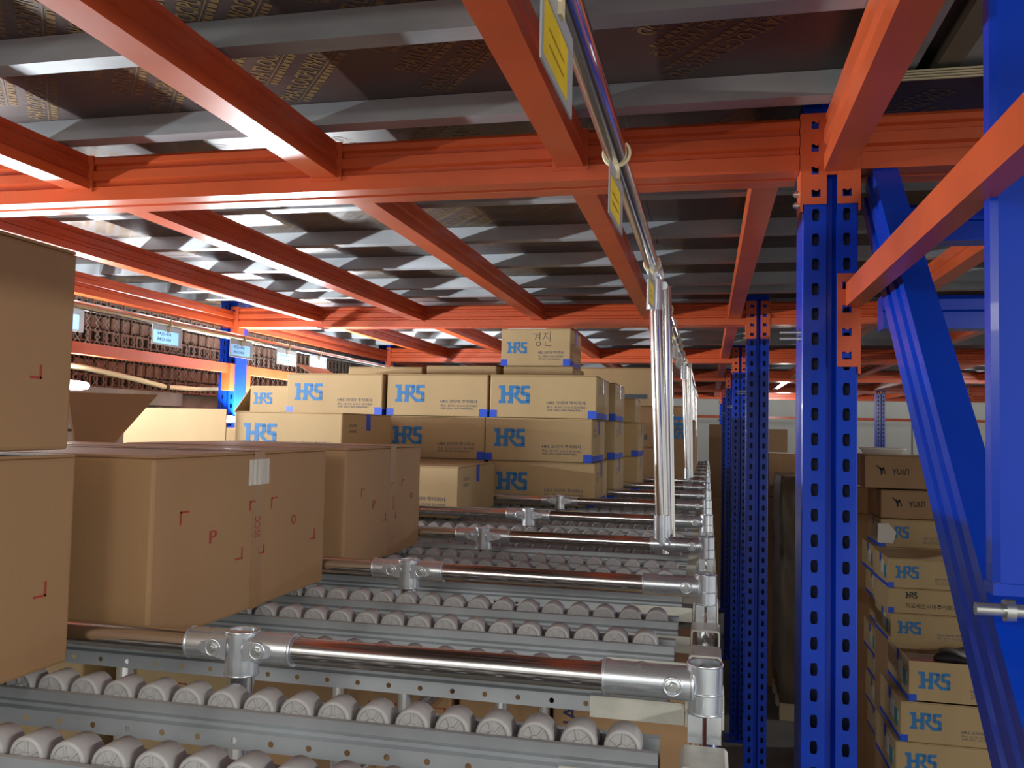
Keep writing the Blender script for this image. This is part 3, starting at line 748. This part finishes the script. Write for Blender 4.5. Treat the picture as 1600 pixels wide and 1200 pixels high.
for i, (lb, xo) in enumerate((('tan logo box at the foot of the left stack', -1.562), ('tan logo box second up in the left stack', -1.562), ('tan logo box on top of the left stack, wavy cardboard', -1.556))):
    hrs(lb, xo, y5, ZR+.001+i*(H+.0015))
zz = ZR+.001+2*(H+.0015)
carton('plain_carton', 'tan carton under the open logo box at the far left', -1.80, -1.565, y5+.05, y5+.40, ZR, zz-.002, TAN)
t = hrs('small open logo box at the left end of the row', -1.735, y5+.05, zz, .17, .33, .105, text=False, corner=False, side=False, open_top=True)
link('top_flap', G().add([(-.085, -.16, .10), (-.085, .16, .10), (-.155, .16, .00), (-.155, -.16, .00), (-.088, -.16, .103), (-.088, .16, .103), (-.158, .16, .003), (-.158, -.16, .003)],
    [(0, 1, 2, 3), (4, 5, 6, 7), (0, 1, 5, 4), (1, 2, 6, 5), (2, 3, 7, 6), (3, 0, 4, 7)]).mesh('top_flap', TAN), t)
y6 = 3.455
for c, xo in enumerate((-.735, -.725)):
    for i in range(3):
        if c == 0: hrs(f'tan logo box just behind the right stack, {["bottom","middle","top"][i]} layer', -.742, y6, ZR+.001+i*(H+.0015), text=False)
y7 = 3.96
for i in range(2):
    hrs(f'tan logo box two rows behind the right stack, {["bottom","upper"][i]} layer', -.69, y7, ZR+.001+i*(H+.0015), text=False, w_=.384)
carton('plain_carton', 'tan carton with a dark slot, topping the rear of the right stack', -.69, -.32, y7, y7+.30, ZR+.001+2*(H+.0015), 2.10, TAN)
ztop = ZR+.001+3*(H+.0015)
carton('plain_carton', 'low plain tan carton under the marker-written box', -.822, -.532, y6+.01, y6+.33, ztop, ztop+.062, TAN)
t = hrs('tan logo box with marker writing, topmost of all', -.829, y6-.005, ztop+.0635, .287, .30, .152, ls=.31)
hand = [[(0, 1), (.35, 1), (.18, .55)], [(.56, 1.12), (.56, .5)], [(.38, .9), (.56, .9)], [(.38, .72), (.56, .72)],
        [(.45+.17*math.cos(q*PI/6), .22+.17*math.sin(q*PI/6)) for q in range(13)], [(.85, 1.02), (1.2, 1.06)], [(1.04, 1.02), (.84, .6)], [(1.04, .82), (1.2, .62)], [(1.38, 1.2), (1.36, .4)], [(.98, .42), (.98, .08), (1.46, .06)]]
link('marker_writing', flat(ribbon(hand, .035), INKBLACK, 'marker_writing'), t, (-.012, -.1508, .078), FRONT, (.052, .052, 1))
carton('plain_carton', 'tall plain tan carton behind the middle stack', -1.15, -.85, y6, y6+.42, ZR, 2.205, TAN)
carton('plain_carton', 'tall plain tan carton behind the left and middle stacks', -1.50, -1.17, y6, y6+.42, ZR, 2.198, TAN)
t = carton('open_carton', 'open carton with a raised brown flap behind the left stack', -1.69, -1.515, 3.58, 3.90, ZR, 2.15, TAN, open_top=True)
G().extrude([(-.0875, .469), (-.0875, .473), (-.205, .538), (-.207, .534)], 'y', -.155, .155).build('top_flap', KRAFT, t)
# big plain cartons behind, right
yb = 4.475
for i, (z0, z1) in enumerate(((ZR, 1.868), (1.87, 2.078), (2.08, 2.275))):
    t = carton('plain_carton', f'wide plain carton behind the chrome pole, {["bottom","middle","top"][i]} of three', -.665, -.258, yb, yb+.4, z0, z1, TAN if i == 2 else KRAFT)
    strip(t, -.15, -.2007, (z1-z0)*.18, .16, -.2, (z1-z0)*.30, INKGREY if i else KRAFT, 'printed_lines')
t = carton('logo_carton', 'tall brown carton with its blue logo turned sideways', -.250, -.088, yb+.02, yb+.42, ZR, 2.082, KRAFT, 'tan boxes with blue logo')
o = link('printed_logo', logo_mesh(INKBLUE), t); o.matrix_local = Matrix.Translation((-.002, -.2007, .355)) @ Euler(FRONT).to_matrix().to_4x4() @ Matrix.Rotation(-PI/2, 4, 'Z') @ Matrix.Diagonal((.072, .052, 1, 1))
for i in range(3):
    carton('plain_carton', f'brown carton in the far rack lanes, {ordn[i]} row back', -.62, -.07, 5.0+i*.51, 5.4+i*.51, ZR, 2.02-.05*i, KRAFT)
# ------------------------------------------------------------------ lower shelf seen between the rails
low = thing('lower_shelf', 'dim tube shelf under the roller lanes carrying brown cartons', 'shelf', (0, 0, 0))
for y in (1.55, 1.95): G().tube((-2.0, y, 1.10), (0, y, 1.10), .014, 12).build('shelf_tube', CHROME, low)
for x in (-1.95, -.03): G().tube((x, 1.45, 1.08), (x, 2.05, 1.08), .014, 12).build('shelf_tube', CHROME, low)
for x in (-1.95, -.03):
    for y in (1.5, 2.0): G().tube((x, y, 0), (x, y, 1.09), .014, 12).build('shelf_leg', CHROME, low)
def icon(parent, x, z, s, kind, yf):
    q = ribbon([[(0, 0), (1, 0), (1, 1), (0, 1), (0, 0)]], .05)
    if kind == 'umbrella':
        q.append([(.15+.35*(1-math.cos(PI*i/8)), .5+.35*math.sin(PI*i/8)) for i in range(9)])
        q += ribbon([[(.5, .5), (.5, .18), (.62, .14)]], .06)
    elif kind == 'glass':
        q += [[(.35, .85), (.65, .85), (.6, .5), (.53, .45), (.53, .2), (.65, .15), (.35, .15), (.47, .2), (.47, .45), (.4, .5)]]
    else:
        q += [[(.15, .62), (.85, .62), (.85, .75), (.15, .75)], [(.2, .2), (.35, .2), (.35, .6), (.2, .6)], [(.65, .2), (.8, .2), (.8, .6), (.65, .6)]]
    link('printed_icon', flat(q, INKRED, 'printed_icon'), parent, (x, yf-.0007, z), FRONT, (s, s, 1))
for i, (x0, x1, z1, lb) in enumerate(((-1.86, -1.235, 1.52, 'pale carton on the lower shelf, lit by the lamp, far left'), (-1.16, -.905, 1.50, 'small carton with red handling icons on the lower shelf'), (-.895, -.455, 1.53, 'carton with red icons under the third chrome post on the lower shelf'), (-.44, -.285, 1.535, 'narrow dark carton on the lower shelf'), (-.265, .0, 1.54, 'carton with navy lettering at the right end of the lower shelf'))):
    t = carton('shelf_carton', lb, x0, x1, 1.56, 1.88, 1.117, z1, TAN if i < 2 else KRAFT)  # left two get the lighter board, lamplight on them put into the colour
    w_ = x1-x0
    if i in (0, 1, 2):
        for k in range(3 if i != 1 else 2): icon(t, w_/2-.16+k*.052-(.0 if i != 1 else -.02), .27 if i != 0 else .25, .045, ['umbrella', 'up', 'glass'][k], -.16)
    if i == 4:
        o = link('printed_text', text_mesh('NAL', INKNAVY), t)
        o.matrix_local = Matrix.Translation((-w_/2+.045, -.1607, .29)) @ Euler(FRONT).to_matrix().to_4x4() @ Matrix.Rotation(PI/2, 4, 'Z') @ Matrix.Diagonal((.07, .026, 1, 1))

# ------------------------------------------------------------------ hanging label tags
def make_tag(card, name):
    t = thing(name, 'x', 'label tag')
    G().ring((0, 0, 0), (0, 1, 0), .0165, .0022, 22, 6, arc=PI*1.55, a0=0).build('clip_ring', CREAM, t)
    G().box(-.006, -.006, -.034, .004, .006, -.015).build('clip_tongue', CREAM, t)
    return t
def sleeve_parts(t, w_, h, card, sgn, z0=-.024):
    g = G()
    for y0_, y1_, za, zb in ((-w_/2, w_/2, z0-h, z0-h+.006), (-w_/2, w_/2, z0-.016, z0), (-w_/2, -w_/2+.007, z0-h+.006, z0-.016), (w_/2-.020, w_/2, z0-h+.006, z0-.016)):
        g.box(-.0008, y0_, za, .0008, y1_, zb)
    g.build('sleeve', SLEEVE, t)
    G().add([(0, -w_/2+.007, z0-h+.006), (0, w_/2-.02, z0-h+.006), (0, w_/2-.02, z0-.016), (0, -w_/2+.007, z0-.016)], [(0, 1, 2, 3)]).build('card', card, t)
    if sgn < 0:
        for i in range(2): G().box(-.0006, -w_/2+.03, z0-h*.52-i*.012, -.0002, w_/2-.035, z0-h*.48-i*.012).build('card_line', WORN, t)
    for i in range(2):
        me = text_mesh('8420-404', INKGREY)
        if sgn > 0: link('card_text', me, t, ((.0006 if sgn > 0 else -.0006), (-w_/2+.03 if sgn > 0 else w_/2-.03), z0-h*.48-i*.02), RIGHT if sgn > 0 else LEFT, (w_*.45, .012, 1))
for i, (y, rz) in enumerate(((.65, -.02), (1.09, -.03), (1.82, -.04), (2.50, -.10), (2.80, .08), (3.10, -.05), (3.32, .1), (3.55, -.1), (3.85, .05), (4.1, 0))):
    t = make_tag(YELLOW, 'hanging_tag')
    t.location = (RX, y, RZ-.004*y/1.3); t.rotation_euler = (0, 0, rz)
    lbls = ['largest yellow label tag, at the top of the frame', 'yellow label tag, second along the chrome rail', 'yellow label tag in front of the chrome pole top', 'yellow label tag, fourth along the chrome rail', 'yellow label tag hanging low, fifth along the chrome rail']
    tag(t, lbls[i] if i < 5 else f'small pale label tag far along the right chrome rail, {ordn[i]} from the camera', 'label tag', 'label tags on the right rail')
    sleeve_parts(t, .125, .068, YELLOW if i < 5 else SLEEVE, -1)
for i, (y, w_) in enumerate(((2.23, .15), (2.73, .175), (3.235, .18), (3.63, .19), (3.96, .19))):
    t = make_tag(PAPERBLUE, 'hanging_tag'); t.location = (LX, y, 2.298); t.rotation_euler = (0, 0, .0)
    tag(t, f'pale blue label tag on the left chrome rail, {ordn[i]} from the cartons', 'label tag', 'label tags on the left rail')
    sleeve_parts(t, w_, .068, PAPERBLUE, 1, z0=-.014)

# ------------------------------------------------------------------ left wall fittings
g = G(); yy = 2.0; pitch = .056; rr = .0014
fz0, fz1 = 2.085, 2.49
for i in range(64):
    y = 2.0+i*pitch; pts = []
    nz = int((fz1-fz0)/(pitch*.5))
    for k in range(nz+1): pts.append((-2.40+(.002 if (k+i) % 2 else -.002), y+(pitch*.5 if k % 2 else 0)*1.06, fz0+k*pitch*.5))
    g.path(pts, rr, 4)
    pts = [(p[0]+.003, y*2+pitch-p[1], p[2]) for p in pts] if False else [(-2.398, y+(0 if k % 2 else pitch*.5)*1.06, fz0+k*pitch*.5) for k in range(nz+1)]
    g.path(pts, rr, 4)
o = g.build('chain_link_fence', WIRE, recalc=False); tag(o, 'chain link mesh stretched in front of the brick wall', 'fence')
cp = [(-2.36, 1.6, 2.20), (-2.36, 2.4, 2.165), (-2.36, 2.9, 2.150), (-2.36, 3.2, 2.125), (-2.36, 3.42, 2.102), (-2.36, 3.65, 2.103), (-2.36, 3.9, 2.115)]
sp = []
for i in range(len(cp)-1):
    for k in range(5): sp.append(tuple(Vector(cp[i]).lerp(Vector(cp[i+1]), k/5)))
t = thing('cable_conduit', 'cream cable conduit sagging along the brick wall', 'conduit', (0, 0, 0))
G().path(sp, .011, 10).build('conduit_pipe', CREAM, t)
G().tube((-2.36, 3.425, 2.102), (-2.36, 3.445, 2.102), .0135, 12).build('conduit_band', BLACK, t)
def lamp(tb, label):
    lx, lz, ya, yb_ = tb
    t = thing('tube_lamp', label, 'lamp', (lx, (ya+yb_)/2, lz)); h = (yb_-ya)/2
    G().box(-.030, -h, -.018, -.016, h, .018).build('lamp_housing', LID, t)
    o = G().tube((0, -h+.012, 0), (0, h-.004, 0), .0135, 16).build('lamp_tube', GLOW, t); o.visible_shadow = True
    for y in (-h, h-.01): G().box(-.03, y, -.014, .002, y+.008, .014).build('lamp_cap', LID, t)
lamp(TUBES[0], 'white tube lamp along the wall just outside the left edge of the frame')
lamp(TUBES[1], 'glaring white tube lamp whose end peeks out beside the left carton')
lamp(TUBES[2], 'white tube lamp along the wall behind the left box stacks')

# ------------------------------------------------------------------ right aisle stacks
def stack(n, x0, y0, ztop_, lbs, **kw):
    for i in range(n): hrs(lbs[i], x0[i], y0, ztop_-(i+1)*.1475, .384, .385, .146, text=kw.get('text', True), corner=True, side=False, left=True, group='tan boxes in the right aisle')
# nearest stack
yq = 3.5
t = hrs('open logo box with black pouch and papers inside, nearest aisle stack', .735, yq, .979, .384, .385, .146, side=False, left=True, open_top=True, group='tan boxes in the right aisle')
link('inner_board', bevel_box('inner_board', DARKIN, .37, .37, .10, .004, 1), t, (0, 0, .006))
carton_items = thing('black_pouch', 'crumpled black pouch lying in the open logo box', 'pouch', (.99, yq+.17, 1.088), .3)
bm = bmesh.new(); bmesh.ops.create_uvsphere(bm, u_segments=20, v_segments=10, radius=1)
for v in bm.verts:
    k = 1+.15*math.sin(v.co.x*5+v.co.y*4); v.co = Vector((v.co.x*.13*k, v.co.y*.10*k, v.co.z*.028+.026+.008*math.sin(v.co.x*7)))
me = bpy.data.meshes.new('pouch_body'); bm.to_mesh(me); bm.free(); me.materials.append(BLACK)
for p in me.polygons: p.use_smooth = True
link('pouch_body', me, carton_items)
o = G().box(-.05, -.06, 0, .05, .06, .008).build('folded_paper', INKRED); o.location = (.83, yq+.12, 1.087); o.rotation_euler = (0, 0, .4); tag(o, 'red folded packet at the front of the open logo box', 'packet')
hrs('tan logo box under the open one in the nearest aisle stack', .705, yq, .8305, .384, .385, .146, side=False, left=True, group='tan boxes in the right aisle')
hrs('tan logo box at the bottom edge of the frame, nearest aisle stack', .688, yq, .683, .384, .385, .146, side=False, left=True, group='tan boxes in the right aisle')
carton('plain_carton', 'plain carton at the foot of the nearest aisle stack', .69, 1.09, yq+.01, yq+.39, .0, .682, KRAFT)
yq = 4.5
hrs('tan logo box topping the second aisle stack', .853, yq, 1.229, .384, .385, .140, side=False, left=True, group='tan boxes in the right aisle')
hrs('pale box with small black logo and black lettering', .853, yq, 1.110, .384, .385, .117, side=False, left=False, kob=True, logo=INKBLACK, group='tan boxes in the right aisle')
hrs('tan logo box below the black-printed one', .862, yq, .968, .384, .385, .140, side=False, left=True, group='tan boxes in the right aisle')
carton('plain_carton', 'plain carton at the foot of the second aisle stack', .86, 1.24, yq+.01, yq+.38, 0, .966, KRAFT)
yq = 4.95
zt = 1.515
for i in range(8):
    hrs(['tan logo box with torn white label, top of the rear aisle stack', 'taped box end second down the rear aisle stack', 'taped box end third down the rear aisle stack', 'taped box end fourth down the rear aisle stack', 'taped box end fifth down the rear aisle stack', 'taped box end sixth down the rear aisle stack', 'taped box end seventh down the rear aisle stack', 'taped box end lowest of the rear aisle stack'][i],
        .90+[0, -.03, -.01, .01, -.02, .0, -.01, 0][i], yq, zt-.1475*(i+1), .384, .385, .1465, side=False, left=True, text=i == 0, group='tan boxes in the right aisle')
carton('plain_carton', 'plain carton at the foot of the rear aisle stack', .90, 1.28, yq+.01, yq+.38, 0, zt-.1475*8-.001, KRAFT)
o = G().add([(0, 0, 0), (.07, -.03, 0), (.085, -.035, .06), (.05, -.02, .105), (0, 0, .10), (0, .002, 0), (.07, -.028, 0), (.085, -.033, .06), (.05, -.018, .105), (0, .002, .10)],
    [(0, 1, 2, 3, 4), (5, 6, 7, 8, 9), (0, 1, 6, 5), (1, 2, 7, 6), (2, 3, 8, 7), (3, 4, 9, 8)]).build('torn_label', LID); o.location = (.885, 4.944, 1.39); tag(o, 'torn white label peeling off the rear aisle stack', 'label')
def yuil(label, x0, x1, y0, z0, z1, words=True):
    t = carton('stamped_carton', label, x0, x1, y0, y0+.39, z0, z1, KRAFT, 'brown cartons with black stamp')
    w_ = x1-x0; h = z1-z0
    if words:
        o = link('printed_stamp', text_mesh('YUIЛ', INKBLACK, .03), t, (-w_/2+.135, -.1957, h*.42), FRONT, (.085, .032, 1))
        q = ribbon([[(0, 1), (.45, .55), (.5, 0)], [(.35, .8), (.62, .55), (.75, .75), (.95, .1)], [(.6, .5), (.62, .1)]], .16)
        link('printed_stamp', flat(q, INKBLACK, 'printed_stamp'), t, (-w_/2+.06, -.1957, h*.42), FRONT, (.045, .045, 1))
        for k in range(3): strip(t, w_/2-.16+k*.03, -.1957, h*.78, w_/2-.14+k*.03, -.195, h*.84, INKRED, 'printed_mark')
    return t
yuil('brown carton with black stamp, upper of two', .825, 1.29, 4.97, 1.675, 1.85)
yuil('brown carton with black stamp, lower of two', .905, 1.37, 4.97, 1.517, 1.667)
t = yuil('brown carton left of the lower stamped carton, no stamp', .60, .976, 5.42, 1.499, 1.654, False)
carton('plain_carton', 'tall plain carton under the unstamped one', .62, .96, 5.43, 5.80, 0, 1.498, KRAFT)
t = thing('round_tub', 'shallow white round tub lying on the stamped carton', 'tub', (.95, 5.17, 1.851))
G().tube((0, 0, 0), (0, 0, .028), .10, 32, r2=.115).build('tub_body', LID, t)
G().tube((0, 0, .028), (0, 0, .036), .122, 32).build('tub_rim', LID, t)
# wrapped loads and cartons deeper in the aisle
def wrapped(label, x0, x1, y0, y1, z1):
    t = thing('wrapped_load', label, 'pallet load', ((x0+x1)/2, (y0+y1)/2, 0))
    bm = bmesh.new(); bmesh.ops.create_cube(bm, size=1); bmesh.ops.subdivide_edges(bm, edges=bm.edges[:], cuts=9, use_grid_fill=True)
    for v in bm.verts:
        c = v.co; wv = .018*math.sin(c.z*17+c.x*9)+.012*math.sin(c.z*40+c.y*20)
        v.co = Vector((c.x*(x1-x0)*(1+wv*2), c.y*(y1-y0)*(1+wv*2), (c.z+.5)*(z1-.12)+.12))
    me = bpy.data.meshes.new('wrapped_body'); bm.to_mesh(me); bm.free(); me.materials.append(WRAP)
    for p in me.polygons: p.use_smooth = True
    link('wrapped_body', me, t)
    h = (x1-x0)/2; d = (y1-y0)/2
    for k in range(3): G().box(-h, -d+k*(d*.9), 0, h, -d+k*(d*.9)+.09, .10).build('pallet_block', PLYEDGE, t)
    G().box(-h, -d, .10, h, d, .12).build('pallet_deck', PLYEDGE, t)
wrapped('plastic wrapped pallet load between the second and first column', .50, .78, 6.3, 7.0, 1.66)
wrapped('darker plastic wrapped pallet load further down the aisle', .55, .95, 8.2, 9.0, 1.5)
for i, (x0, x1, y, z0, z1, lb) in enumerate(((.47, .95, 7.1, 1.46, 1.80, 'brown carton seen above the wrapped load'), (.46, .80, 9.3, 1.62, 2.0, 'dark carton behind the wrapped loads'), (.02, .30, 10.6, 1.2, 2.05, 'dark brown carton at the far end of the aisle'))):
    carton('plain_carton', lb, x0, x1, y, y+.4, z0, z1, KRAFT)
    carton('plain_carton', f'plain carton stacked under the {lb.split(" seen")[0].split(" behind")[0].split(" at")[0]}, {["near","middle","far"][i]} one', x0, x1, y, y+.4, 0, z0-.001, KRAFT)
t = thing('guard_rail', 'thin orange rail across the far grey wall', 'rail', (0, 13.0, 0))
G().box(-.6, -.02, 2.165, 4.5, .02, 2.205).build('rail_bar', ORANGE, t)
for x in (-.55, 2.0, 4.45): G().box(x-.02, -.02, 0, x+.02, .02, 2.165).build('rail_post', ORANGE, t)
